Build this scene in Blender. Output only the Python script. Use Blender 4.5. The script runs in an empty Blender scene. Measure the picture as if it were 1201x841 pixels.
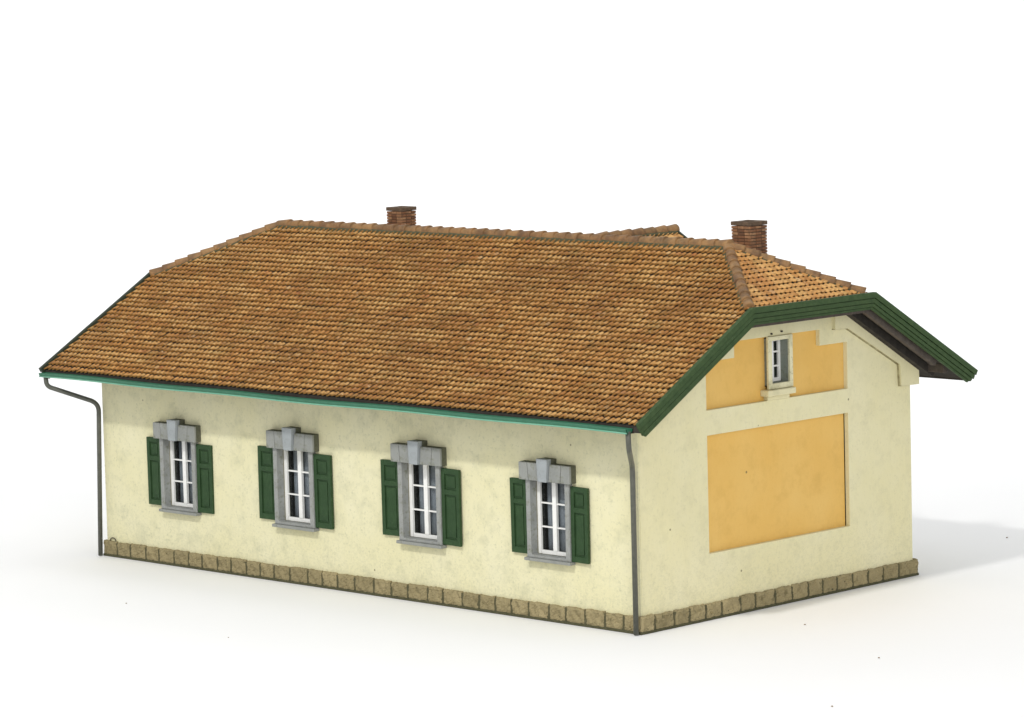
import bpy, bmesh, math, random
from mathutils import Vector, Matrix
random.seed(7)
scene = bpy.context.scene
COL = scene.collection

# ------------------------------------------------------------------ dimensions (centimetres of the model)
L, W = 20.0, 10.5            # plinth length, width
OV, OL, OR = 1.0, 1.0, 1.07  # eaves overhang front, verge overhang left, right
ZE, ZR, ZH = 5.225, 8.84, 7.51
XRL, XRR = -18.15, -1.65     # ridge ends
D = 0.10                     # wall stands this far behind the plinth face
SLOPE = (ZR - ZE) / (W / 2 + OV)
YH = -OV + (ZH - ZE) / SLOPE
WZ = 0.40                    # plinth top

def zroof(y):
    y = min(y, W - y)
    return ZE + (y + OV) * SLOPE

# ------------------------------------------------------------------ materials
def new_mat(name):
    m = bpy.data.materials.new(name); m.use_nodes = True
    nt = m.node_tree; nt.nodes.clear()
    out = nt.nodes.new('ShaderNodeOutputMaterial'); b = nt.nodes.new('ShaderNodeBsdfPrincipled')
    nt.links.new(b.outputs[0], out.inputs[0])
    return m, nt, b

def N(nt, t, **kw):
    n = nt.nodes.new(t)
    for k, v in kw.items():
        if k in n.inputs: n.inputs[k].default_value = v
        else: setattr(n, k, v)
    return n

def coords(nt, scale=(1, 1, 1)):
    tc = N(nt, 'ShaderNodeTexCoord'); mp = N(nt, 'ShaderNodeMapping'); mp.inputs['Scale'].default_value = scale
    nt.links.new(tc.outputs['Object'], mp.inputs[0]); return mp.outputs[0]

def noise(nt, co, scale, detail=4, rough=.55):
    n = N(nt, 'ShaderNodeTexNoise'); n.inputs['Scale'].default_value = scale
    n.inputs['Detail'].default_value = detail; n.inputs['Roughness'].default_value = rough
    nt.links.new(co, n.inputs['Vector']); return n.outputs['Fac']

def ramp(nt, fac, stops):
    r = N(nt, 'ShaderNodeValToRGB'); e = r.color_ramp.elements
    while len(e) < len(stops): e.new(.5)
    for i, (p, c) in enumerate(stops):
        e[i].position = p; e[i].color = (c, c, c, 1) if isinstance(c, (int, float)) else (*c, 1)
    nt.links.new(fac, r.inputs[0]); return r.outputs[0]

def mix(nt, fac, a, b, mode='MIX'):
    n = N(nt, 'ShaderNodeMix', data_type='RGBA', blend_type=mode)
    for s, v in ((0, fac), (6, a), (7, b)):
        if isinstance(v, bpy.types.NodeSocket): nt.links.new(v, n.inputs[s])
        else: n.inputs[s].default_value = v if isinstance(v, (int, float)) else (*v, 1)
    return n.outputs[2]

def bump(nt, b, h, strength=.3, dist=.02):
    n = N(nt, 'ShaderNodeBump'); n.inputs['Strength'].default_value = strength; n.inputs['Distance'].default_value = dist
    nt.links.new(h, n.inputs['Height']); nt.links.new(n.outputs[0], b.inputs['Normal'])

def mat_plaster(name, base, dirt, pale, amount=.6, fine=.5, stain=.2):
    m, nt, b = new_mat(name); co = coords(nt)
    big = noise(nt, co, .55, 5, .6); mid = noise(nt, coords(nt, (.8, .8, .8)), 2.4, 6, .7); sp = noise(nt, co, 14, 3, .6)
    c = mix(nt, ramp(nt, big, [(.38, 0), (.72, .55)]), base, pale)
    c = mix(nt, ramp(nt, mid, [(.5, 0), (.8, amount)]), c, dirt)
    c = mix(nt, ramp(nt, sp, [(.56, 0), (.75, fine)]), c, dirt)
    sx = N(nt, 'ShaderNodeSeparateXYZ'); nt.links.new(co, sx.inputs[0])
    zf = N(nt, 'ShaderNodeMapRange'); zf.inputs['From Min'].default_value = .4; zf.inputs['From Max'].default_value = 2.6; zf.inputs['To Min'].default_value = .16; zf.inputs['To Max'].default_value = 0
    nt.links.new(sx.outputs['Z'], zf.inputs['Value'])
    sp2 = noise(nt, coords(nt, (1, 1, 1.4)), 12, 6, .8); ad = N(nt, 'ShaderNodeMath', operation='ADD'); nt.links.new(sp2, ad.inputs[0]); nt.links.new(zf.outputs[0], ad.inputs[1])
    c = mix(nt, ramp(nt, ad.outputs[0], [(.60, 0), (.74, stain)]), c, (.36, .37, .25))
    fibre = noise(nt, coords(nt, (1, 1, .12)), 26, 2, .5)
    c = mix(nt, ramp(nt, fibre, [(.45, 0), (.75, .07)]), c, dirt)
    vor = N(nt, 'ShaderNodeTexVoronoi'); vor.inputs['Scale'].default_value = 1.1; nt.links.new(co, vor.inputs['Vector'])
    c = mix(nt, ramp(nt, vor.outputs['Distance'], [(.028, .75), (.04, 0)]), c, (.11, .09, .05))
    nt.links.new(c, b.inputs['Base Color']); b.inputs['Roughness'].default_value = .85
    b.inputs['Specular IOR Level'].default_value = .25
    bump(nt, b, mix(nt, .5, noise(nt, co, 22, 4, .6), noise(nt, co, 5, 3)), .22, .03)
    return m

def mat_simple(name, base, var, rough=.6, scale=6, spec=.4, bstr=.15, edge=None):
    m, nt, b = new_mat(name); co = coords(nt)
    c = mix(nt, ramp(nt, noise(nt, co, scale, 5, .65), [(.35, 0), (.7, 1)]), base, var)
    if edge:
        c = mix(nt, ramp(nt, noise(nt, co, scale * 3.3, 3, .7), [(.62, 0), (.72, .8)]), c, edge)
    nt.links.new(c, b.inputs['Base Color']); b.inputs['Roughness'].default_value = rough
    b.inputs['Specular IOR Level'].default_value = spec
    bump(nt, b, noise(nt, co, scale * 5, 4, .6), bstr, .02)
    return m

def mat_tile(name, ridge=False):
    m, nt, b = new_mat(name); co = coords(nt)
    g = N(nt, 'ShaderNodeNewGeometry')
    rnd = g.outputs['Random Per Island']
    c = ramp(nt, rnd, [(0, (.38, .168, .045)), (.3, (.46, .214, .058)), (.65, (.51, .246, .070)), (.93, (.60, .325, .105)), (.97, (.41, .15, .045)), (1, (.60, .40, .19))])
    big = noise(nt, co, .42, 4, .6)
    c = mix(nt, ramp(nt, big, [(.44, 0), (.64, .8)]), c, (.29, .13, .040))
    red = noise(nt, coords(nt, (1.1, .9, 1)), .8, 3, .6)
    c = mix(nt, ramp(nt, red, [(.55, 0), (.75, .5)]), c, (.40, .15, .045))
    oc = noise(nt, coords(nt, (.6, 1.4, 1.4)), 1.3, 5, .7)
    c = mix(nt, ramp(nt, oc, [(.45, 0), (.66, .8)]), c, (.68, .42, .155))
    ol = noise(nt, co, 1.7, 5, .7)
    c = mix(nt, ramp(nt, ol, [(.54, 0), (.72, .55)]), c, (.24, .17, .045))
    fl = noise(nt, co, 5.5, 3, .75)
    c = mix(nt, ramp(nt, fl, [(.60, 0), (.72, .65)]), c, (.74, .55, .30))
    fd = noise(nt, co, 9, 4, .7)
    c = mix(nt, ramp(nt, fd, [(.50, 0), (.70, .7)]), c, (.15, .08, .026))
    if ridge: c = mix(nt, .8, c, mix(nt, ramp(nt, noise(nt, co, 2.2, 4, .7), [(.4, 0), (.62, 1)]), (.25, .145, .066), (.085, .055, .036)))
    nt.links.new(c, b.inputs['Base Color']); b.inputs['Roughness'].default_value = .62
    b.inputs['Specular IOR Level'].default_value = .3
    bump(nt, b, noise(nt, co, 30, 4, .65), .3, .02)
    return m

def mat_stone(name, a, bcol, moss, grain=30, bs=.5):
    m, nt, b = new_mat(name); co = coords(nt)
    c = mix(nt, ramp(nt, noise(nt, co, 3, 5, .65), [(.35, 0), (.68, 1)]), a, bcol)
    c = mix(nt, ramp(nt, noise(nt, co, 6, 6, .75), [(.50, 0), (.68, .85)]), c, moss)
    g = N(nt, 'ShaderNodeNewGeometry')
    c = mix(nt, ramp(nt, g.outputs['Random Per Island'], [(0, 0), (1, .35)]), c, moss)
    nt.links.new(c, b.inputs['Base Color']); b.inputs['Roughness'].default_value = .9
    b.inputs['Specular IOR Level'].default_value = .2
    bump(nt, b, noise(nt, co, grain, 6, .7), bs, .04)
    return m

def mat_brick(name):
    m, nt, b = new_mat(name)
    g = N(nt, 'ShaderNodeNewGeometry'); co = coords(nt)
    c = ramp(nt, g.outputs['Random Per Island'], [(0, (.13, .055, .026)), (.5, (.23, .10, .043)), (1, (.36, .20, .10))])
    c = mix(nt, ramp(nt, noise(nt, co, 7, 4, .7), [(.48, 0), (.7, .8)]), c, (.10, .055, .03))
    nt.links.new(c, b.inputs['Base Color']); b.inputs['Roughness'].default_value = .85
    bump(nt, b, noise(nt, co, 30, 4), .4, .02); return m

def mat_glass(name):
    m, nt, b = new_mat(name)
    out = [n for n in nt.nodes if n.type == 'OUTPUT_MATERIAL'][0]
    t = N(nt, 'ShaderNodeBsdfTransparent'); t.inputs[0].default_value = (.82, .86, .86, 1)
    gl = N(nt, 'ShaderNodeBsdfGlossy'); gl.inputs['Roughness'].default_value = .03
    lw = N(nt, 'ShaderNodeLayerWeight'); lw.inputs[0].default_value = .5
    fr = N(nt, 'ShaderNodeMapRange'); fr.inputs['To Min'].default_value = .03; fr.inputs['To Max'].default_value = .5; pw = N(nt, 'ShaderNodeMath', operation='POWER'); pw.inputs[1].default_value = 4; nt.links.new(lw.outputs['Facing'], pw.inputs[0]); nt.links.new(pw.outputs[0], fr.inputs['Value'])
    mx = N(nt, 'ShaderNodeMixShader'); nt.links.new(fr.outputs[0], mx.inputs[0])
    nt.links.new(t.outputs[0], mx.inputs[1]); nt.links.new(gl.outputs[0], mx.inputs[2]); nt.links.new(mx.outputs[0], out.inputs[0])
    nt.nodes.remove(b)
    return m

M = dict(
    wall=mat_plaster('cream_plaster', (.725, .685, .435), (.43, .43, .28), (.76, .73, .53)),
    gable=mat_plaster('cream_gable_plaster', (.74, .69, .425), (.48, .455, .285), (.775, .735, .52), .4, .3, .2),
    frieze=mat_plaster('cream_frieze_plaster', (.70, .65, .41), (.44, .42, .27), (.76, .72, .50), .5, .4),
    gframe=mat_plaster('grimy_cream_frame', (.72, .68, .45), (.30, .28, .15), (.80, .76, .56), .8, .7),
    grime=mat_simple('grimy_glue', (.22, .19, .10), (.50, .46, .28), .9, 5, .1, .2),
    yellow=mat_plaster('ochre_plaster', (.74, .46, .125), (.60, .36, .09), (.78, .53, .18), .6, .2, 0),
    stone=mat_stone('plinth_stone', (.32, .265, .145), (.41, .34, .19), (.14, .12, .06)),
    mortar=mat_simple('plinth_mortar', (.085, .08, .045), (.13, .12, .07), .95, 8, .1),
    grey=mat_stone('grey_window_stone', (.28, .29, .285), (.38, .39, .38), (.17, .175, .13), 36, .35),
    shade_grime=mat_stone('shade_grime_lintel_back', (.10, .105, .07), (.15, .15, .11), (.05, .055, .03), 30, .4),
    key=mat_stone('pale_keystone', (.34, .37, .385), (.41, .44, .455), (.25, .27, .27), 36, .3),
    reveal=mat_stone('reveal_stone', (.30, .29, .215), (.36, .355, .30), (.16, .145, .075), 25, .4),
    greveal=mat_stone('grey_green_reveal', (.24, .27, .235), (.32, .34, .30), (.15, .155, .11), 25, .4),
    shutter=mat_simple('shutter_green', (.021, .052, .018), (.032, .072, .026), .6, 5, .25, .25, (.055, .085, .045)),
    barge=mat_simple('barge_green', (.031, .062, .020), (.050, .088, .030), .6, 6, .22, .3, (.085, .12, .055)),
    bargedark=mat_simple('barge_dark_shaded_green', (.024, .032, .018), (.036, .045, .026), .7, 7, .3, .25),  # far verge's shade put into the green; the dormer boards share it
    teal=mat_simple('gutter_teal', (.020, .125, .064), (.030, .158, .09), .45, 6, .5, .08),
    mint=mat_simple('gutter_lip_mint', (.13, .36, .24), (.19, .42, .30), .4, 6, .5, .05),
    pipe=mat_simple('pipe_zinc', (.068, .072, .056), (.105, .105, .085), .42, 8, .5, .2),
    white=mat_simple('sash_white', (.80, .80, .77), (.86, .86, .84), .5, 8, .4, .05),
    curtain=mat_simple('curtain_cloth', (.30, .29, .335), (.38, .37, .41), .9, 4, .1, .1),
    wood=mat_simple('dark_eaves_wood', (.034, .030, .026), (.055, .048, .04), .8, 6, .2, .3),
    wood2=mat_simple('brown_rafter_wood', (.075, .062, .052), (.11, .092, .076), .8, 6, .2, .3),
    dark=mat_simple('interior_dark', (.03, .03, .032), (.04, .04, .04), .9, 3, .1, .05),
    tile=mat_tile('clay_tile'), rtile=mat_tile('clay_ridge_tile', True),
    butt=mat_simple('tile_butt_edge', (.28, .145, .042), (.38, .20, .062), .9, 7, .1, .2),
    brick=mat_brick('chimney_brick'),
    cap=mat_simple('chimney_cap_soot', (.085, .06, .042), (.15, .10, .065), .9, 9, .2, .3),
    base=mat_simple('base_card_edge', (.07, .07, .04), (.11, .105, .06), .9, 8, .1, .1),
    glass=mat_glass('window_glass'),
)

# ------------------------------------------------------------------ mesh helpers
def link(name, me, mat, parent=None):
    o = bpy.data.objects.new(name, me)
    for m in (mat if isinstance(mat, (list, tuple)) else [mat]): me.materials.append(m)
    COL.objects.link(o)
    if parent: o.parent = parent
    return o

def from_bm(name, bm, mat, parent=None, smooth=False, bevel=0):
    me = bpy.data.meshes.new(name); bm.normal_update(); bm.to_mesh(me); bm.free()
    if smooth:
        for p in me.polygons: p.use_smooth = True
    o = link(name, me, mat, parent)
    if bevel:
        b = o.modifiers.new('bevel', 'BEVEL'); b.width = bevel; b.segments = 2; b.limit_method = 'ANGLE'; b.angle_limit = math.radians(40)
    return o

def box(bm, x0, x1, y0, y1, z0, z1, mi=0):
    vs = [bm.verts.new(c) for c in ((x0, y0, z0), (x1, y0, z0), (x1, y1, z0), (x0, y1, z0), (x0, y0, z1), (x1, y0, z1), (x1, y1, z1), (x0, y1, z1))]
    for f in ((3, 2, 1, 0), (4, 5, 6, 7), (0, 1, 5, 4), (1, 2, 6, 5), (2, 3, 7, 6), (3, 0, 4, 7)):
        fc = bm.faces.new([vs[i] for i in f]); fc.material_index = mi
    return vs

def prism(bm, pts, a, b, axis, mi=0):
    """extrude 2-D polygon (ccw) along axis from a to b. axis x: pts are (y,z); axis y: pts are (x,z)"""
    def P(p, v): return (v, p[0], p[1]) if axis == 'x' else (p[0], v, p[1])
    A = [bm.verts.new(P(p, a)) for p in pts]; B = [bm.verts.new(P(p, b)) for p in pts]
    n = len(pts); fs = [bm.faces.new(A), bm.faces.new(B)]
    for i in range(n): fs.append(bm.faces.new((A[i], A[(i + 1) % n], B[(i + 1) % n], B[i])))
    for f in fs: f.material_index = mi
    bmesh.ops.recalc_face_normals(bm, faces=fs)

def plate(name, outline, holes, thick, mat, parent, M4, bev=.012):
    """flat board with holes, made from a filled 2-D curve; local z is the thickness"""
    cu = bpy.data.curves.new(name, 'CURVE'); cu.dimensions = '2D'; cu.fill_mode = 'BOTH'
    cu.extrude = thick / 2 - bev; cu.bevel_depth = bev; cu.bevel_resolution = 1; cu.offset = -bev
    for loop in [outline] + holes:
        s = cu.splines.new('POLY'); s.points.add(len(loop) - 1); s.use_cyclic_u = True
        for i, p in enumerate(loop): s.points[i].co = (p[0], p[1], 0, 1)
    t = bpy.data.objects.new('t', cu); COL.objects.link(t)
    dg = bpy.context.evaluated_depsgraph_get(); dg.update()
    me = bpy.data.meshes.new_from_object(t.evaluated_get(dg)); bpy.data.objects.remove(t); bpy.data.curves.remove(cu)
    me.transform(M4); me.name = name; me.materials.clear()
    for p in me.polygons: p.use_smooth = False
    return link(name, me, mat, parent)

def tube(bm, pts, r, seg=14):
    pts = [Vector(p) for p in pts]; rings = []
    for i, p in enumerate(pts):
        a = pts[max(i - 1, 0)]; b = pts[min(i + 1, len(pts) - 1)]; d = (b - a).normalized()
        u = d.orthogonal().normalized() if i == 0 else (pu - d * pu.dot(d)).normalized()
        pu = u; v = d.cross(u)
        rings.append([bm.verts.new(p + (u * math.cos(t) + v * math.sin(t)) * r) for t in [2 * math.pi * k / seg for k in range(seg)]])
    for a, b in zip(rings, rings[1:]):
        for k in range(seg): bm.faces.new((a[k], a[(k + 1) % seg], b[(k + 1) % seg], b[k]))
    bm.faces.new(rings[0][::-1]); bm.faces.new(rings[-1])

def roundpath(pts, rad, n=7):
    pts = [Vector(p) for p in pts]; out = [pts[0]]
    for a, b, c in zip(pts, pts[1:], pts[2:]):
        d1 = (a - b).normalized(); d2 = (c - b).normalized(); r = min(rad, (a - b).length * .45, (c - b).length * .45)
        s = b + d1 * r; e = b + d2 * r
        for i in range(n + 1):
            t = i / n; out.append(s * (1 - t) ** 2 + b * 2 * t * (1 - t) + e * t * t)
    out.append(pts[-1]); return out

# ------------------------------------------------------------------ the house
house = bpy.data.objects.new('model_house', None); COL.objects.link(house)
house['label'] = 'cream scale model of a house with brown tiled half-hipped roof and green shutters'
house['category'] = 'model house'

# --- walls: four boards and a dark inner lining
WIN = [(-16.66, 1.30, .955), (-12.06, 1.41, 1), (-7.38, 1.41, 1), (-2.92, 1.29, .955)]   # centre x, half width over the open shutters, size
HW, Z0, Z1 = .605, 1.60, 3.52                                           # window opening
T = .35
XW0, XW1, YW0, YW1 = -L + D, -.035, D, W - .18
MY = Matrix(((1, 0, 0, 0), (0, 0, 1, 0), (0, 1, 0, 0), (0, 0, 0, 1)))    # plate (u,v,w) -> (x, y=w, z=v)
MX = Matrix(((0, 0, 1, 0), (1, 0, 0, 0), (0, 1, 0, 0), (0, 0, 0, 1)))    # plate (u,v,w) -> (x=w, y=u, z=v)
ztop = zroof(YW0) - .32
holes = [[(c - .69, Z0 - .03), (c + .69, Z0 - .03), (c + .69, Z1 - .04), (c - .69, Z1 - .04)] for c, _, _ in WIN]
wf = plate('wall', [(XW0, .05), (XW1 - .012, .05), (XW1 - .012, ztop), (XW0, ztop)], holes, T, M['wall'], house, Matrix.Translation((0, YW0 + T / 2, 0)) @ MY)
plate('wall', [(XW0, .05), (XW1 - .012, .05), (XW1 - .012, ztop), (XW0, ztop)], [], T, M['wall'], house, Matrix.Translation((0, YW1 - T / 2, 0)) @ MY)
SO = .50                                                                  # soffit below the tile surface
ya, yb = YW0 + .03, YW1
gt = ZH - .30
ys = -OV + (gt + SO - ZE) / SLOPE
gout = [(ya, .05), (yb, .05), (yb, zroof(yb) - SO), (W - ys, gt), (ys, gt), (ya, zroof(ya) - SO)]
P1 = [(2.55, 1.60), (7.84, 1.60), (7.84, 4.46), (2.55, 4.46)]
P2 = [(2.55, 5.07), (7.84, 5.07), (7.84, 6.24), (6.79, 6.24), (6.79, 6.64), (3.59, 6.64), (3.59, 6.24), (2.55, 6.24)]
PB = .13
plate('wall', gout, [P1, P2], PB, M['gable'], house, Matrix.Translation((XW1 - PB / 2, 0, 0)) @ MX, .008)
GY, GW = 5.265, .33                                                        # gable window centre, half opening
plate('wall', gout, [], T - .05, M['gable'], house, Matrix.Translation((XW0 + (T - .05) / 2, 0, 0)) @ MX)
XP = XW1 - PB
plate('gable_panel', [(2.5, 1.55), (7.815, 1.55), (7.815, 4.445), (2.5, 4.445)], [], .08, M['yellow'], house, Matrix.Translation((XP - .042, 0, 0)) @ MX, .004)['label'] = 'large blank ochre panel of the gable'
gh = [(GY - .42, 5.40), (GY + .42, 5.40), (GY + .42, 6.60), (GY - .42, 6.60)]
plate('gable_panel', [(2.4, 4.95), (8.1, 4.95), (8.1, 6.85), (2.4, 6.85)], [gh], .08, M['yellow'], house, Matrix.Translation((XP - .04, 0, 0)) @ MX, .004)['label'] = 'stepped ochre panel round the gable window'

# dark lining so the inside reads black
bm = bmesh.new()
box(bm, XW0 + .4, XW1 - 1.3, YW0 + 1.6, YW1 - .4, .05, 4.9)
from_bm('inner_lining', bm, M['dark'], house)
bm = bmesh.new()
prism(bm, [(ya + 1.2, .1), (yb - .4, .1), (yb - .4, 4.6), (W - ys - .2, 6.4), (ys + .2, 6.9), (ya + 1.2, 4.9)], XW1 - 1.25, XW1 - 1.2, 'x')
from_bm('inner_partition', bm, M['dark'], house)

# frieze with bracket ends on the gable
def frieze_pts(s):
    so = SO + .01
    pts = [(7.27, 6.615), (7.76, 6.60), (9.62, 5.60), (9.80, 5.50), (9.84, 4.95), (10.54, 4.93), (10.54, zroof(10.54) - so), (W - ys, gt - .01), (7.27, gt - .01)]
    return pts if s > 0 else [(W - y, z) for y, z in pts][::-1]
for s in (1, -1):
    plate('frieze', frieze_pts(s), [], .11, M['gable'], house, Matrix.Translation((XW1 + .055 + .002, 0, 0)) @ MX, .012)
    # grimy glue line along the lower edge of the raised band
    bm = bmesh.new(); line = [(7.26, 6.605), (7.76, 6.59), (9.61, 5.59), (9.79, 5.49), (9.83, 4.94), (10.40, 4.925)]
    for (y0_, z0_), (y1_, z1_) in zip(line, line[1:]):
        if s < 0: y0_, y1_ = W - y1_, W - y0_; z0_, z1_ = z1_, z0_
        prism(bm, [(y0_, z0_ - .012), (y1_, z1_ - .012), (y1_, z1_ + .012), (y0_, z0_ + .012)], XW1 + .001, XW1 + .06, 'x')
    from_bm('glue_line', bm, M['grime'], house)
# small dark boxes standing in for holes above the gable window
for y, z, r in ((4.95, 6.70, .02), (5.33, 6.73, .022)):
    bm = bmesh.new(); box(bm, XW1 - .02, XW1 + .05, y - r, y + r, z - r, z + r)
    from_bm('hole_mark', bm, M['wood'], house, bevel=.01)

# --- plinth of rough stone blocks
def rough_block(bm, o, eu, ev, en, lu, lv, depth, seed):
    rnd = random.Random(seed); nu, nv = max(3, int(lu / .045)), 9; grid = []
    ph = [rnd.uniform(0, 6.28) for _ in range(8)]
    for j in range(nv + 1):
        row = []
        for i in range(nu + 1):
            u, v = i / nu, j / nv
            e = min(u * lu, (1 - u) * lu, v * lv + .02, (1 - v) * lv + .02)
            k = min(1, e / .05)
            h = depth * (.55 + .45 * k ** .6) + k * (.018 * math.sin(u * lu * 9 + ph[0]) * math.sin(v * 5 + ph[1]) + .013 * math.sin(u * lu * 23 + v * 6 + ph[2]) + rnd.uniform(-.016, .016))
            ju = rnd.uniform(-.007, .007); jv = rnd.uniform(-.006, .006)
            if j == nv: jv += .006 * math.sin(u * lu * 11 + ph[3]) + rnd.uniform(-.006, .006)
            row.append(bm.verts.new(o + eu * (u * lu + ju) + ev * (v * lv + jv) + en * h))
        grid.append(row)
    for j in range(nv):
        for i in range(nu): bm.faces.new((grid[j][i], grid[j][i + 1], grid[j + 1][i + 1], grid[j + 1][i]))
    rim = [grid[0][i] for i in range(nu + 1)] + [grid[j][nu] for j in range(1, nv + 1)] + [grid[nv][i] for i in range(nu - 1, -1, -1)] + [grid[j][0] for j in range(nv - 1, 0, -1)]
    back = [bm.verts.new(v.co - en * ((v.co - o).dot(en) + .02)) for v in rim]
    for i in range(len(rim)):
        k = (i + 1) % len(rim); bm.faces.new((rim[k], rim[i], back[i], back[k]))
bm = bmesh.new()
def run(o, eu, en, length, joints):
    for i, (a, b) in enumerate(zip(joints, joints[1:])):
        hz = .355 + random.uniform(-.012, .018)
        rough_block(bm, o + eu * (a + .022), eu, Vector((0, 0, 1)), en, b - a - .044, hz, .10, random.random())
def joints(length, avg):
    out = [0]
    while out[-1] < length - avg * 1.45: out.append(out[-1] + avg * random.uniform(.86, 1.16))
    return out + [length]
zb = .065
jg = [.0, .51, 1.19, 1.74, 2.32, 2.90, 3.58, 4.14, 4.88, 5.51, 6.13, 6.68, 7.24, 7.85, 8.46, 9.06, 9.69, 10.5]
# remap: the listed joints were read along one level
jg = [y * 10.5 / 10.5 for y in jg]
run(Vector((-L, .1, zb)), Vector((1, 0, 0)), Vector((0, -1, 0)), L, joints(L, .62))
run(Vector((-.055, 0, zb)), Vector((0, 1, 0)), Vector((1, 0, 0)), W, jg)
run(Vector((0, W - .1, zb)), Vector((-1, 0, 0)), Vector((0, 1, 0)), L, joints(L, .62))
run(Vector((-L + .1, W, zb)), Vector((0, -1, 0)), Vector((-1, 0, 0)), W, joints(W, .62))
from_bm('plinth', bm, M['stone'], house)
bm = bmesh.new()
box(bm, -L + .035, .012, .035, W - .035, .03, .385)
from_bm('plinth_core', bm, M['mortar'], house)
bm = bmesh.new()
box(bm, -L + .01, .03, .01, W - .01, 0, .06)
from_bm('base_plate', bm, M['base'], house, bevel=.008)
bm = bmesh.new()
cx, cz = -19.62, .43
tube(bm, [(cx + .12 * math.cos(t), YW0 - .03, cz + .085 * math.sin(t)) for t in [math.pi * (-.15 + 1.3 * i / 14) for i in range(15)]], .012, 8)
from_bm('wire_loop', bm, M['wood'], house, True)

# --- long-side windows
def shutter_bm(w, h, t):
    """origin at the lower inner edge; x to the right, front faces -y"""
    bm = bmesh.new(); st = .115
    zs = [0, .15, h * .66, h * .66 + .13, h - .13, h]
    box(bm, 0, w, -t * .45, 0, 0, h)
    f = -t; bk = -t * .45 + .001
    box(bm, 0, st, f, bk, 0, h); box(bm, w - st, w, f, bk, 0, h)
    for a, b in ((zs[0], zs[1]), (zs[2], zs[3]), (zs[4], zs[5])): box(bm, st, w - st, f + .003, bk, a, b)
    for a, b in ((zs[1], zs[2]), (zs[3], zs[4])):
        box(bm, st + .05, w - st - .05, f + .022, bk, a + .05, b - .05)
    return bm

def window(cx, half, k, tilt):
    y0 = -.035                                   # face of the stone surround
    w = bpy.data.objects.new('window', None); COL.objects.link(w); w.parent = house
    w.location = (cx, 0, Z0 * (1 - k) - (.0 if k == 1 else -.0)); w.scale = (k, 1, k)
    # surround: two jambs and a bottom rail, lined by the deeper reveal stones
    bm = bmesh.new(); jw = .15
    prism(bm, [(-HW - jw, Z0 - .07), (HW + jw, Z0 - .07), (HW + jw, Z1), (HW, Z1), (HW, Z0), (-HW, Z0), (-HW, Z1), (-HW - jw, Z1)], y0, .19, 'y')
    from_bm('surround', bm, M['grey'], w, bevel=.012)
    for s in (-1, 1):
        bm = bmesh.new(); a, b = sorted((s * (HW + .004), s * (HW + .11)))
        box(bm, a, b, .191, .40, Z0 - .05, Z1 - .002)
        from_bm('reveal', bm, M['reveal'], w)
    zt = Z1 + .45
    for a0, a1, b0, b1 in ((-.89, -.89, -.563, -.603), (-.549, -.589, -.15, -.20), (.15, .20, .549, .589), (.563, .603, .89, .89)):
        bm = bmesh.new(); prism(bm, [(a0, Z1), (b0, Z1), (b1, zt), (a1, zt)], -.13, -.06, 'y')
        from_bm('lintel_stone', bm, M['grey'], w, bevel=.012)
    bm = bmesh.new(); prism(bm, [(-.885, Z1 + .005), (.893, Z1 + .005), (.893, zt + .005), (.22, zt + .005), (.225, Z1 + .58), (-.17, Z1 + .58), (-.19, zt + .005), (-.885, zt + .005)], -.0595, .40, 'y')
    from_bm('lintel_shade_backing', bm, M['shade_grime'], w)  # added piece; its dark colour paints the shade and grime on the lintel's sides
    bm = bmesh.new()
    prism(bm, [(-.145, Z1 - .004), (.145, Z1 - .004), (.19, Z1 + .58), (-.19, Z1 + .58)], -.21, -.05, 'y')
    from_bm('keystone', bm, M['key'], w, bevel=.012)
    bm = bmesh.new(); box(bm, -HW - .2, HW + .2, -.10, .2, Z0 - .15, Z0 - .073)
    from_bm('sill', bm, M['grey'], w, bevel=.012)
    # sash
    bm = bmesh.new(); ya, yb = .21, .28; xl = HW - .002
    box(bm, -xl, -xl + .10, ya, yb, Z0 + .002, Z1); box(bm, xl - .115, xl, ya, yb, Z0 + .002, Z1)
    box(bm, -.068, .068, ya - .012, yb, Z0 + .1, Z1)
    box(bm, -xl + .115, xl - .115, ya + .002, yb, Z0 + .002, Z0 + .1)
    for z in (2.30, 2.91):
        box(bm, -xl + .115, -.068, ya + .012, yb, z - .019, z + .019); box(bm, .068, xl - .115, ya + .012, yb, z - .019, z + .019)
    from_bm('frame', bm, M['white'], w, bevel=.006)
    bm = bmesh.new(); box(bm, -xl + .02, xl - .02, .29, .295, Z0 + .02, Z1 - .01)
    from_bm('pane', bm, M['glass'], w)
    # curtains hanging behind the glass
    for (a, b, ph) in ((-.38, -.17, 0), (-.10, .68, 2)):
        bm = bmesh.new(); n = 14; rows = []
        for z in (Z0 - .1, Z1 + .1):
            rows.append([bm.verts.new((a + (b - a) * i / n, .35 + .009 * math.sin(i * 1.1 + ph), z)) for i in range(n + 1)])
        for i in range(n): bm.faces.new((rows[0][i], rows[0][i + 1], rows[1][i + 1], rows[1][i]))
        o = from_bm('curtain', bm, M['curtain'], w, True)
        so = o.modifiers.new('s', 'SOLIDIFY'); so.thickness = .012
    sw = half / k - HW - .152; h = 1.91
    for s in (-1, 1):
        o = from_bm('shutter', shutter_bm(sw, h, .075), M['shutter'], w, bevel=.006)
        o.location = (-half / k if s < 0 else half / k - sw, .085, (1.60 if s < 0 else 1.545) + random.uniform(-.01, .01))
        o.rotation_euler = (0, tilt * s, math.radians(random.uniform(-3, 3)))
    return w
for i, (c, h, k) in enumerate(WIN): window(c, h, k, math.radians((.3, -.25, .2, .45)[i]))

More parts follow.
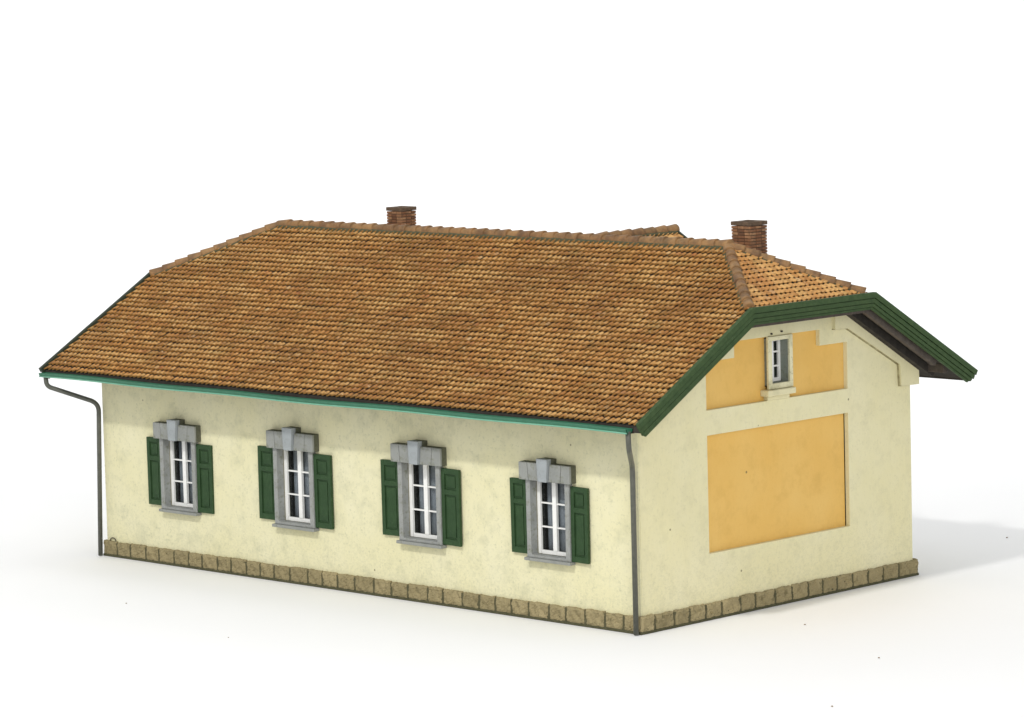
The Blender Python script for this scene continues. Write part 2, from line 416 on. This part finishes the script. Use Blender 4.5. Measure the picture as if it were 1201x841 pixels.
# --- gable window
gw = bpy.data.objects.new('gable_window', None); COL.objects.link(gw); gw.parent = house; gw.location.x = XW1 + .085
zg0, zg1 = 5.48, 6.53
plate('surround', [(GY - .47, 5.345), (GY + .45, 5.345), (GY + .45, 6.635), (GY - .47, 6.635)], [[(GY - GW, zg0), (GY + GW, zg0), (GY + GW, zg1), (GY - GW, zg1)]], .07, M['gframe'], gw,
      Matrix.Translation((-.04 - .035, 0, 0)) @ MX, .012)
bm = bmesh.new()
for s in (-1, 1):
    a, b = sorted((GY + s * (GW + .004), GY + s * (GW + .08)))
    box(bm, -.62, -.111, a, b, zg0 - .05, zg1 + .05)
box(bm, -.62, -.112, GY - GW, GY + GW, zg0 - .05, zg0 - .003); box(bm, -.62, -.112, GY - GW, GY + GW, zg1 + .003, zg1 + .05)
from_bm('reveal', bm, M['greveal'], gw)
bm = bmesh.new(); box(bm, -.22, .06, 4.66, 5.70, 5.185, 5.338)
from_bm('sill', bm, M['frieze'], gw, bevel=.025)
bm = bmesh.new(); box(bm, -.22, -.07, 4.78, 5.60, 5.071, 5.183)
from_bm('sill_block', bm, M['frieze'], gw, bevel=.015)
bm = bmesh.new(); xa, xb = -.40, -.34; y0, y1 = GY - GW + .002, GY + GW - .002
box(bm, xa, xb, y0, y0 + .08, zg0, zg1); box(bm, xa, xb, y1 - .08, y1, zg0, zg1); box(bm, xa, xb + .01, GY - .04, GY + .06, zg0, zg1)
for a, b in ((y0 + .08, GY - .04), (GY + .06, y1 - .08)):
    box(bm, xa + .002, xb - .002, a, b, zg0, zg0 + .09); box(bm, xa + .002, xb - .002, a, b, zg1 - .06, zg1)
    for z in (5.86, 6.21): box(bm, xa + .002, xb - .008, a, b, z - .022, z + .022)
from_bm('frame', bm, M['white'], gw, bevel=.006)
bm = bmesh.new(); box(bm, -.43, -.42, y0, y1, zg0, zg1); from_bm('pane', bm, M['glass'], gw)

# ------------------------------------------------------------------ roof
def tiles_mesh(slopes, tw, rows_pitch):
    V, F, MI = [], [], []
    NU = 6
    prof = [-.014, -.004, .010, .023, .032, .027, -.014]
    for (O, es, et, Tlen, smin, smax) in slopes:
        O, es, et = Vector(O), Vector(es).normalized(), Vector(et).normalized(); n = es.cross(et).normalized()
        if n.z < 0: n = -n
        rows = round(Tlen / rows_pitch); rp = Tlen / rows
        S0, S1 = min(smin(0), smin(Tlen)), max(smax(0), smax(Tlen))
        ncol = int((S1 - S0) / tw) + 2
        for r in range(rows):
            wob = random.uniform(-.008, .008); off = (tw / 2 if r % 2 else 0) + random.uniform(-.02, .02); ph = random.uniform(0, 6)
            for c in range(-1, ncol):
                s = S0 + c * tw + off; t = r * rp
                a, b = smin(t + rp * .5), smax(t + rp * .5)
                if s + tw * .75 < a or s + tw * .25 > b: continue
                lift = random.uniform(-.006, .010); dt = wob + random.uniform(-.009, .009) + .006 * math.sin(c * .21 + ph); sk = random.uniform(-.014, .014)
                if random.random() < .02: dt -= .025; lift += .012
                base = len(V)
                for row, (tt, hh) in enumerate(((0, -.008), (0, .020), (.36, .010), (1.12, -.014))):
                    for i in range(NU + 1):
                        u = i / NU
                        arc = .052 * (2 * u - 1.0) ** 2 + .045 * u if row < 2 else 0
                        ss = min(max(s + tw * (.06 + .88 * u) , a), b)
                        T_ = t - .03 + dt + tt * rp + (arc + sk * (u - .5) if tt < .3 else 0)
                        h = hh + prof[i] * (.55, 1, 1, .8)[row] + lift
                        V.append(tuple(O + es * ss + et * T_ + n * h))
                for row in range(3):
                    for i in range(NU):
                        k = base + row * (NU + 1) + i
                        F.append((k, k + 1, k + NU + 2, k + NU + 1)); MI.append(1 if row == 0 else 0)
    me = bpy.data.meshes.new('roof'); me.from_pydata(V, [], F)
    me.polygons.foreach_set('use_smooth', [True] * len(me.polygons))
    me.polygons.foreach_set('material_index', MI)
    me.polygons.foreach_set('use_smooth', [m == 0 for m in MI])
    me.update()
    return me

rt = .095  # tile build-up: the mesh lies this far below the measured tile surface
TL = math.hypot(W / 2 + OV, ZR - ZE); TH = TL * (ZH - ZE) / (ZR - ZE)
X0, X1 = -L - OL, OR
lin = lambda a, b, t0, t1: (lambda t: a if t <= t0 else a + (b - a) * (t - t0) / (t1 - t0))
f_min, f_max = lin(X0, XRL, TH, TL), lin(X1, XRR, TH, TL)
dz = -.045
cs, sn = (W / 2 + OV) / TL, (ZR - ZE) / TL
hr = XRR - OR; HT = math.hypot(hr, ZR - ZH); hl = XRL - X0; HTL = math.hypot(hl, ZR - ZH); hb = W - 2 * YH
slopes = [
    ((0, -OV, ZE + dz), (1, 0, 0), (0, cs, sn), TL, f_min, f_max),
    ((0, W + OV, ZE + dz), (-1, 0, 0), (0, -cs, sn), TL, lambda t: -f_max(t), lambda t: -f_min(t)),
    ((OR, YH, ZH + dz), (0, 1, 0), (hr / HT, 0, (ZR - ZH) / HT), HT, lambda t: hb / 2 * t / HT, lambda t: hb - hb / 2 * t / HT),
    ((X0, W - YH, ZH + dz), (0, -1, 0), (hl / HTL, 0, (ZR - ZH) / HTL), HTL, lambda t: hb / 2 * t / HTL, lambda t: hb - hb / 2 * t / HTL),
]
# cross gable over the rear slope
CX, CYE, CZ, CS, CHW = -6.2, 8.3, 8.85, .585, 2.2
CL = CHW * math.hypot(1, CS)
cc = 1 / math.hypot(1, CS)
zc = CZ - CS * CHW
slopes += [((CX + CHW, 5.3, zc + dz), (0, 1, 0), (-cc, 0, CS * cc), CL, lambda t: max(0, 5.25 + (ZR - zc - t * CS * cc) / SLOPE - 5.3) - .1, lambda t: CYE - 5.3),
           ((CX - CHW, CYE, zc + dz), (0, -1, 0), (cc, 0, CS * cc), CL, lambda t: 0, lambda t: CYE - 5.3 - max(0, 5.25 + (ZR - zc - t * CS * cc) / SLOPE - 5.3) + .1)]
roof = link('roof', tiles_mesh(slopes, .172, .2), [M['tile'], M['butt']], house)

# boarding below the tiles (dark underside)
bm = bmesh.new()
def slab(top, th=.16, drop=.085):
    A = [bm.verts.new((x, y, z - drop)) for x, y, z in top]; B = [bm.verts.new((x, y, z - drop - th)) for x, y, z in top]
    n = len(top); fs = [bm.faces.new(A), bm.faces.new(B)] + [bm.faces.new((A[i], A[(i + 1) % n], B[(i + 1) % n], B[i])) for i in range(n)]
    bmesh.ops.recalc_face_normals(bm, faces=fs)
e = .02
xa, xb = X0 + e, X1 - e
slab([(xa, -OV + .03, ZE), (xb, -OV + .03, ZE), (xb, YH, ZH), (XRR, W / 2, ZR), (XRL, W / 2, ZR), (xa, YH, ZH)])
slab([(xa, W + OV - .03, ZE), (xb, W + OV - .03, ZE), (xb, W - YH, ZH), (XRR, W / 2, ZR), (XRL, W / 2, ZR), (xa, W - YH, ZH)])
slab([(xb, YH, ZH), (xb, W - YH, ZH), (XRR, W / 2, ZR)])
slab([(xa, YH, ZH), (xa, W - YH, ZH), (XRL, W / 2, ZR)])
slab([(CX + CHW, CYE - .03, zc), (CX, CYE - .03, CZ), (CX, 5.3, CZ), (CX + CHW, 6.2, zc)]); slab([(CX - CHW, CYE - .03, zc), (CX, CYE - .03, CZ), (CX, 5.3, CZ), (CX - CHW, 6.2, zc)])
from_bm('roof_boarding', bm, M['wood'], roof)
bm = bmesh.new()
prism(bm, [(CX - 1.6, 6.3), (CX + 1.6, 6.3), (CX + 1.6, CZ - CS * 1.6 - .25), (CX, CZ - .25), (CX - 1.6, CZ - CS * 1.6 - .25)], CYE - .55, CYE - .30, 'y')
from_bm('dormer_wall', bm, M['wall'], roof)

bm = bmesh.new()
for s_ in (-1, 1):
    prism(bm, [(CX, CZ + .02), (CX, CZ - .24), (CX + s_ * CHW, zc - .24), (CX + s_ * CHW, zc + .02)], CYE - .02, CYE + .05, 'y')
from_bm('dormer_bargeboard', bm, M['bargedark'], roof)
# ridge and hip tiles
def ridge_run(bm, P, Q, r, pitch, flip=False):
    P, Q = Vector(P), Vector(Q)
    if flip: P, Q = Q, P
    d = (Q - P); ln = d.length; d.normalize(); side = d.cross(Vector((0, 0, 1))).normalized(); up = side.cross(d).normalized()
    n = max(1, round(ln / pitch)); p = ln / n; K = 10
    for i in range(n):
        r0 = r * random.uniform(1.03, 1.12); r1 = r * random.uniform(.84, .90)   # the big open end laps the next one
        tilt = random.uniform(-.015, .015); sh = random.uniform(-.012, .012); a0 = p * i - .05; a1 = p * (i + 1) + .03
        rings = []
        for (a, rr, lift) in ((a0, r0 * .82, .022), (a0, r0, .027), (a0 + p * .15, r0 * .985, .022), (a1, r1, .0)):
            ring = []
            for k in range(K + 1):
                th = math.pi * (-.12 + 1.24 * k / K)
                ring.append(bm.verts.new(P + d * a + side * (math.cos(th) * rr + sh + tilt * (a - a0)) + up * (math.sin(th) * rr * .95 + lift - .05)))
            rings.append(ring)
        for A, B in zip(rings, rings[1:]):
            for k in range(K):
                f = bm.faces.new((A[k], A[k + 1], B[k + 1], B[k])); f.smooth = True
        bm.faces.new(rings[0])
rz = -.02
hip = lambda x, y: tuple(Vector((x, y, ZH + rz)).lerp(Vector((XRR, W / 2, ZR + rz)), .07))
runs = [((XRL - .05, W / 2, ZR + rz), (XRR + .05, W / 2, ZR + rz), .14, .43, True),
        (hip(OR, YH), (XRR, W / 2, ZR + rz), .125, .36, False), (hip(OR, W - YH), (XRR, W / 2, ZR + rz), .13, .40, False),
        ((X0, YH, ZH + rz), (XRL, W / 2, ZR + rz), .13, .40, False), ((X0, W - YH, ZH + rz), (XRL, W / 2, ZR + rz), .13, .40, False),
        ((CX, CYE + .03, CZ + rz), (CX, 5.25, CZ + rz), .14, .43, False)]
for P, Q, r, pt, fl in runs:
    bm = bmesh.new(); ridge_run(bm, P, Q, r, pt, fl)
    bmesh.ops.recalc_face_normals(bm, faces=bm.faces[:])
    from_bm('ridge_cap', bm, M['rtile'], roof)
    bm = bmesh.new(); Pv, Qv = Vector(P), Vector(Q); dd = (Qv - Pv).normalized(); sd = dd.cross(Vector((0, 0, 1))).normalized(); uu = sd.cross(dd)
    hw_ = r + .035; va = []
    for e_ in (Pv + dd * .04, Qv - dd * .02):
        va.append([bm.verts.new(e_ + sd * a_ + uu * b_) for a_, b_ in ((-hw_, -.19), (hw_, -.19), (hw_, -.075), (r * .5, .0), (-r * .5, .0), (-hw_, -.075))])
    for k in range(6): bm.faces.new((va[0][k], va[0][(k + 1) % 6], va[1][(k + 1) % 6], va[1][k]))
    bm.faces.new(va[0]); bm.faces.new(va[1]); bmesh.ops.recalc_face_normals(bm, faces=bm.faces[:])
    from_bm('ridge_shade_strip', bm, M['base'], roof)  # added strip; the shade below the caps is put into its dark colour

# barge boards: three stepped mouldings following verge - half hip - verge
def offset_line(pts, d, e0=0, e1=0):
    segs = []
    for a, b in zip(pts, pts[1:]):
        ax, ay = a; bx, by = b; ln = math.hypot(bx - ax, by - ay); ux, uy = (bx - ax) / ln, (by - ay) / ln
        segs.append((ax + uy * d, ay - ux * d, ux, uy))
    out = [(segs[0][0] - segs[0][2] * e0, segs[0][1] - segs[0][3] * e0)]
    for s, t in zip(segs, segs[1:]):
        det = s[2] * -t[3] + t[2] * s[3]; k = ((t[0] - s[0]) * -t[3] + t[2] * (t[1] - s[1])) / det
        out.append((s[0] + s[2] * k, s[1] + s[3] * k))
    lx, ly = pts[-1]; s = segs[-1]; out.append((lx + s[3] * d + s[2] * e1, ly - s[2] * d + s[3] * e1)); return out
VERGE = [(-OV - .07, ZE - .04), (YH, ZH), (W - YH, ZH), (W + OV + .02, ZE - .01)]
def band(bm, d0, d1, x0, x1, e0=0, e1=0):
    A = offset_line(VERGE, d0, e0, e1); B = offset_line(VERGE, d1, e0, e1)
    for i in range(3): prism(bm, [A[i], A[i + 1], B[i + 1], B[i]], x0, x1, 'x')
def barge(xin, s, green, dk, top):
    bm = bmesh.new()
    X = lambda a, b: tuple(sorted((xin + s * a, xin + s * b)))
    band(bm, top, .085, *X(-.03, .085), .03, .05); band(bm, .085, .105, *X(-.03, .03), .02, .03)
    band(bm, .105, .205, *X(-.03, .065), .02, .03); band(bm, .205, .225, *X(-.03, .02), .0, .0)
    band(bm, .225, .305, *X(-.03, .05), .0, -.04); band(bm, .305, .32, *X(-.03, .01), -.04, -.06)
    band(bm, .32, .37, *X(-.03, .03), -.06, -.12)
    o = from_bm('bargeboard', bm, green, house)
    bm = bmesh.new(); band(bm, .10, .46, *X(-.30, -.16), -.3, -1.3)
    from_bm('fly_rafter', bm, dk, o, bevel=.01)
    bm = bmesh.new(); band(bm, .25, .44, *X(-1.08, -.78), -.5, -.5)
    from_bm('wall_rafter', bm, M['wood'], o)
    return o
barge(OR, 1, M['barge'], M['wood2'], -.05)
bl = barge(X0, -1, M['bargedark'], M['wood'], -.03); bl['label'] = 'barge board of the far gable with its shade put into the colour'
# purlins under the gable overhangs
for (x0, x1) in ((.0, OR - .29), (X0 + .29, -L + .1)):
    for s in (0, 1):
        for t in (.17,):
            y = -OV + (YH + OV) * t + .1; z = ZE + (y + OV) * SLOPE; y = W - y if s else y
            bm = bmesh.new(); box(bm, x0, x1, y - .08, y + .08, z - .44, z - .22)
            from_bm('purlin', bm, M['wood2'], roof, bevel=.01)

# --- gutters
def gutter(yc, s):
    bm = bmesh.new(); x0, x1 = X0 + .06, X1 - .24; r, th, K, NX = .125, .02, 12, 40
    zc_ = ZE - .145
    prof = [(math.cos(a) * r, math.sin(a) * r) for a in [math.pi + math.pi * k / K for k in range(K + 1)]]
    inner = [(math.cos(a) * (r - th), math.sin(a) * (r - th) + .004) for a in [2 * math.pi - math.pi * k / K for k in range(K + 1)]]
    ring = prof + inner; rings = []
    for i in range(NX + 1):
        x = x0 + (x1 - x0) * i / NX; sag = .012 * math.sin(i * .55) + .01 * math.sin(i * .21 + 1)
        rings.append([bm.verts.new((x, yc + s * p[0], zc_ + p[1] + sag)) for p in ring])
    m = len(ring)
    for A, B in zip(rings, rings[1:]):
        for k in range(m): bm.faces.new((A[k], A[(k + 1) % m], B[(k + 1) % m], B[k]))
    for A in (rings[0], rings[-1]):
        bm.faces.new(A[:K + 1]); bm.faces.new(A)
    bmesh.ops.recalc_face_normals(bm, faces=bm.faces[:])
    g = from_bm('gutter', bm, M['teal'], house)
    bm = bmesh.new()
    tube(bm, [(x0 + (x1 - x0) * i / NX, yc - s * (r * .80), zc_ - r * .74 + .012 * math.sin(i * .55) + .01 * math.sin(i * .21 + 1)) for i in range(NX + 1)], .020, 8)
    from_bm('gutter_bead', bm, M['mint'], g, True)
    bm = bmesh.new(); yy = sorted((yc + s * .115, yc + s * .17)); box(bm, x0, x1, yy[0], yy[1], ZE - .26, ZE - .075)
    from_bm('eaves_board', bm, M['wood'], g)
    return g
gutter(-OV - .10, 1); gutter(W + OV + .10, -1)

# --- down pipes
def downpipe(pts, r=.064):
    bm = bmesh.new(); tube(bm, roundpath(pts, .24), r)
    return from_bm('downpipe', bm, M['pipe'], house, True)
a = downpipe([(X0 + .2, -OV - .1, ZE - .2), (X0 + .2, -OV - .08, ZE - .50), (-L + .16, -.07, 4.22), (-L + .0, -.08, .02)]); a['label'] = 'down pipe that swings out far to the left eaves corner'
b = downpipe([(.78, -OV - .1, ZE - .2), (.78, -OV - .08, ZE - .62), (-.06, -.075, 4.02), (-.05, -.085, .02)]); b['label'] = 'down pipe at the near corner of the house'

# --- chimneys
def chimney(x0, y0, w, d, ztop, zbot):
    bm = bmesh.new(); z = zbot; i = 0; ch = .078
    while z + ch < ztop - .1:
        g = .03 if i % 2 else .02
        o = random.uniform(-.006, .006)
        # a course of single bricks round the shaft
        nb = 3
        for k in range(nb):
            a = x0 + w * k / nb + (.0 if i % 2 else .0); b_ = x0 + w * (k + 1) / nb
            for yy0, yy1 in ((y0 - o, y0 + .1), (y0 + d - .1, y0 + d + o)):
                box(bm, a + .008, b_ - .008, yy0, yy1, z, z + ch - .014)
            a = y0 + d * k / nb; b_ = y0 + d * (k + 1) / nb
            for xx0, xx1 in ((x0 - o, x0 + .1), (x0 + w - .1, x0 + w + o)):
                box(bm, xx0 + (.0), xx1, a + .008, b_ - .008, z + .003, z + ch - .017)
        z += ch; i += 1
    c = from_bm('chimney', bm, M['brick'], house, bevel=.008)
    bm = bmesh.new(); box(bm, x0 + .03, x0 + w - .03, y0 + .03, y0 + d - .03, zbot, z - .02)
    from_bm('chimney_core', bm, M['cap'], c)
    bm = bmesh.new(); e = .008; t = .15; za, zb_ = z + .002, z + .1
    box(bm, x0 - e, x0 + w + e, y0 - e, y0 + t, za, zb_); box(bm, x0 - e, x0 + w + e, y0 + d - t, y0 + d + e, za, zb_)
    box(bm, x0 - e, x0 + t, y0 + t, y0 + d - t, za, zb_ - .002); box(bm, x0 + w - t, x0 + w + e, y0 + t, y0 + d - t, za, zb_ - .002)
    from_bm('chimney_cap', bm, M['cap'], c, bevel=.012)
    return c
chimney(-2.40, 6.25, .64, .64, 9.30, 7.7)['label'] = 'brick chimney behind the near half hip'
chimney(-14.94, 6.27, .58, .58, 9.30, 7.7)['label'] = 'brick chimney showing low over the far ridge'

# ------------------------------------------------------------------ white sweep, crumbs
YAW, PITCH, ROLL = 44.805, 6.153, -1.507
ya_, pi_, ro_ = map(math.radians, (YAW, PITCH, ROLL))
fwd = Vector((-math.sin(ya_) * math.cos(pi_), math.cos(ya_) * math.cos(pi_), -math.sin(pi_)))
rt_ = Vector((math.cos(ya_), math.sin(ya_), 0)); up_ = rt_.cross(fwd)
r2 = rt_ * math.cos(ro_) + up_ * math.sin(ro_); u2 = up_ * math.cos(ro_) - rt_ * math.sin(ro_)
cam_loc = Vector((58.758, -63.207, 15.943))

bm = bmesh.new()
fh = Vector((fwd.x, fwd.y, 0)).normalized()
prof = [(-140, 0), (0, 0), (40, 0), (70, 0)]
R_ = 60
for k in range(1, 25):
    t = math.pi / 2 * k / 24; prof.append((70 + R_ * math.sin(t), R_ - R_ * math.cos(t)))
prof.append((70 + R_, 150))
rows = [[bm.verts.new(fh * a + rt_ * s + Vector((0, 0, z - .004))) for s in (-220, -110, 0, 110, 220)] for a, z in prof]
for A, B in zip(rows, rows[1:]):
    for k in range(4): f = bm.faces.new((A[k], A[k + 1], B[k + 1], B[k])); f.smooth = True
m, nt, b = new_mat('white_paper'); co = coords(nt)
c = mix(nt, ramp(nt, noise(nt, co, .09, 4), [(.3, 0), (.7, 1)]), (.90, .905, .91), (.915, .92, .925))
nt.links.new(c, b.inputs['Base Color']); b.inputs['Roughness'].default_value = .7; b.inputs['Specular IOR Level'].default_value = .2
sw = from_bm('backdrop', bm, m); sw['kind'] = 'structure'

def ground(px, py):
    d = fwd + r2 * ((px - 600.5) / 4347.86) - u2 * ((py - 420.5) / 4347.86)
    return cam_loc + d * (-cam_loc.z / d.z)
bm = bmesh.new()
for px, py, r in ((1031, 772, .024), (976, 829, .026), (944, 733, .022), (1181, 631, .026), (268, 748, .016), (148, 708, .02)):
    if r == 0: continue
    p = ground(px, py)
    res = bmesh.ops.create_icosphere(bm, subdivisions=1, radius=r)
    for v in res['verts']: v.co = Vector((v.co.x * random.uniform(.7, 1.6), v.co.y * random.uniform(.7, 1.6), v.co.z * .6 + r * .55)) + p
mc = mat_simple('crumb_brown', (.25, .19, .12), (.35, .28, .2), .9, 9, .2)
cr = from_bm('crumbs', bm, mc); cr['kind'] = 'stuff'; cr['label'] = 'tiny brown crumbs scattered on the white paper'; cr['category'] = 'crumbs'

# ------------------------------------------------------------------ light
w = bpy.data.worlds.new('World'); scene.world = w; w.use_nodes = True
bg = w.node_tree.nodes['Background']; bg.inputs[0].default_value = (.995, .998, 1, 1); bg.inputs[1].default_value = .62
def area(name, loc, target, size, power, col=(1, 1, 1)):
    l = bpy.data.lights.new(name, 'AREA'); l.shape = 'DISK'; l.size = size; l.energy = power; l.color = col
    o = bpy.data.objects.new(name, l); COL.objects.link(o); o.location = loc
    o.rotation_euler = (Vector(target) - Vector(loc)).to_track_quat('-Z', 'Y').to_euler(); return o
tgt = Vector((-8, 4, 3))
kd = Vector((.26, -1.0, .95)).normalized()
area('key_lamp', tgt + kd * 75, tgt, 4.2, math.pi * 75 ** 2 * 1.35, (1, .98, .95))
area('fill_softbox', (74, -42, 30), (-5, 5, 3), 46, math.pi * 96 ** 2 * .74, (1, .99, .97))
area('added_top_fill', (8, -8, 82), (-6, 2, 0), 60, math.pi * 80 ** 2 * .22)  # added unseen overhead fill to give the house more modelling
fb = Vector((fwd.x, fwd.y, 0)).normalized()
area('added_backdrop_fill', fb * 45 + Vector((0, 0, 95)), fb * 115 + Vector((0, 0, 12)), 60, math.pi * 100 ** 2 * 1.12).data.spread = math.radians(128)  # added unseen lamp that only brightens the sweep behind
area('added_front_fill', (15, -85, 70), (-5, -8, 0), 60, math.pi * 105 ** 2 * .12)  # added unseen fill to lift the shading on the floor in front

# ------------------------------------------------------------------ camera
cam = bpy.data.cameras.new('camera'); co = bpy.data.objects.new('camera', cam); COL.objects.link(co)
cam.sensor_fit = 'HORIZONTAL'; cam.sensor_width = 36; cam.lens = 36 * 4347.86 / 1201
cam.clip_start = .5; cam.clip_end = 2000
Rm = Matrix((r2, u2, -fwd)).transposed().to_4x4()
co.matrix_world = Matrix.Translation(cam_loc) @ Rm
scene.camera = co
vs = scene.view_settings; vs.view_transform = 'Standard'; vs.look = 'None'; vs.exposure = 0; vs.gamma = 1
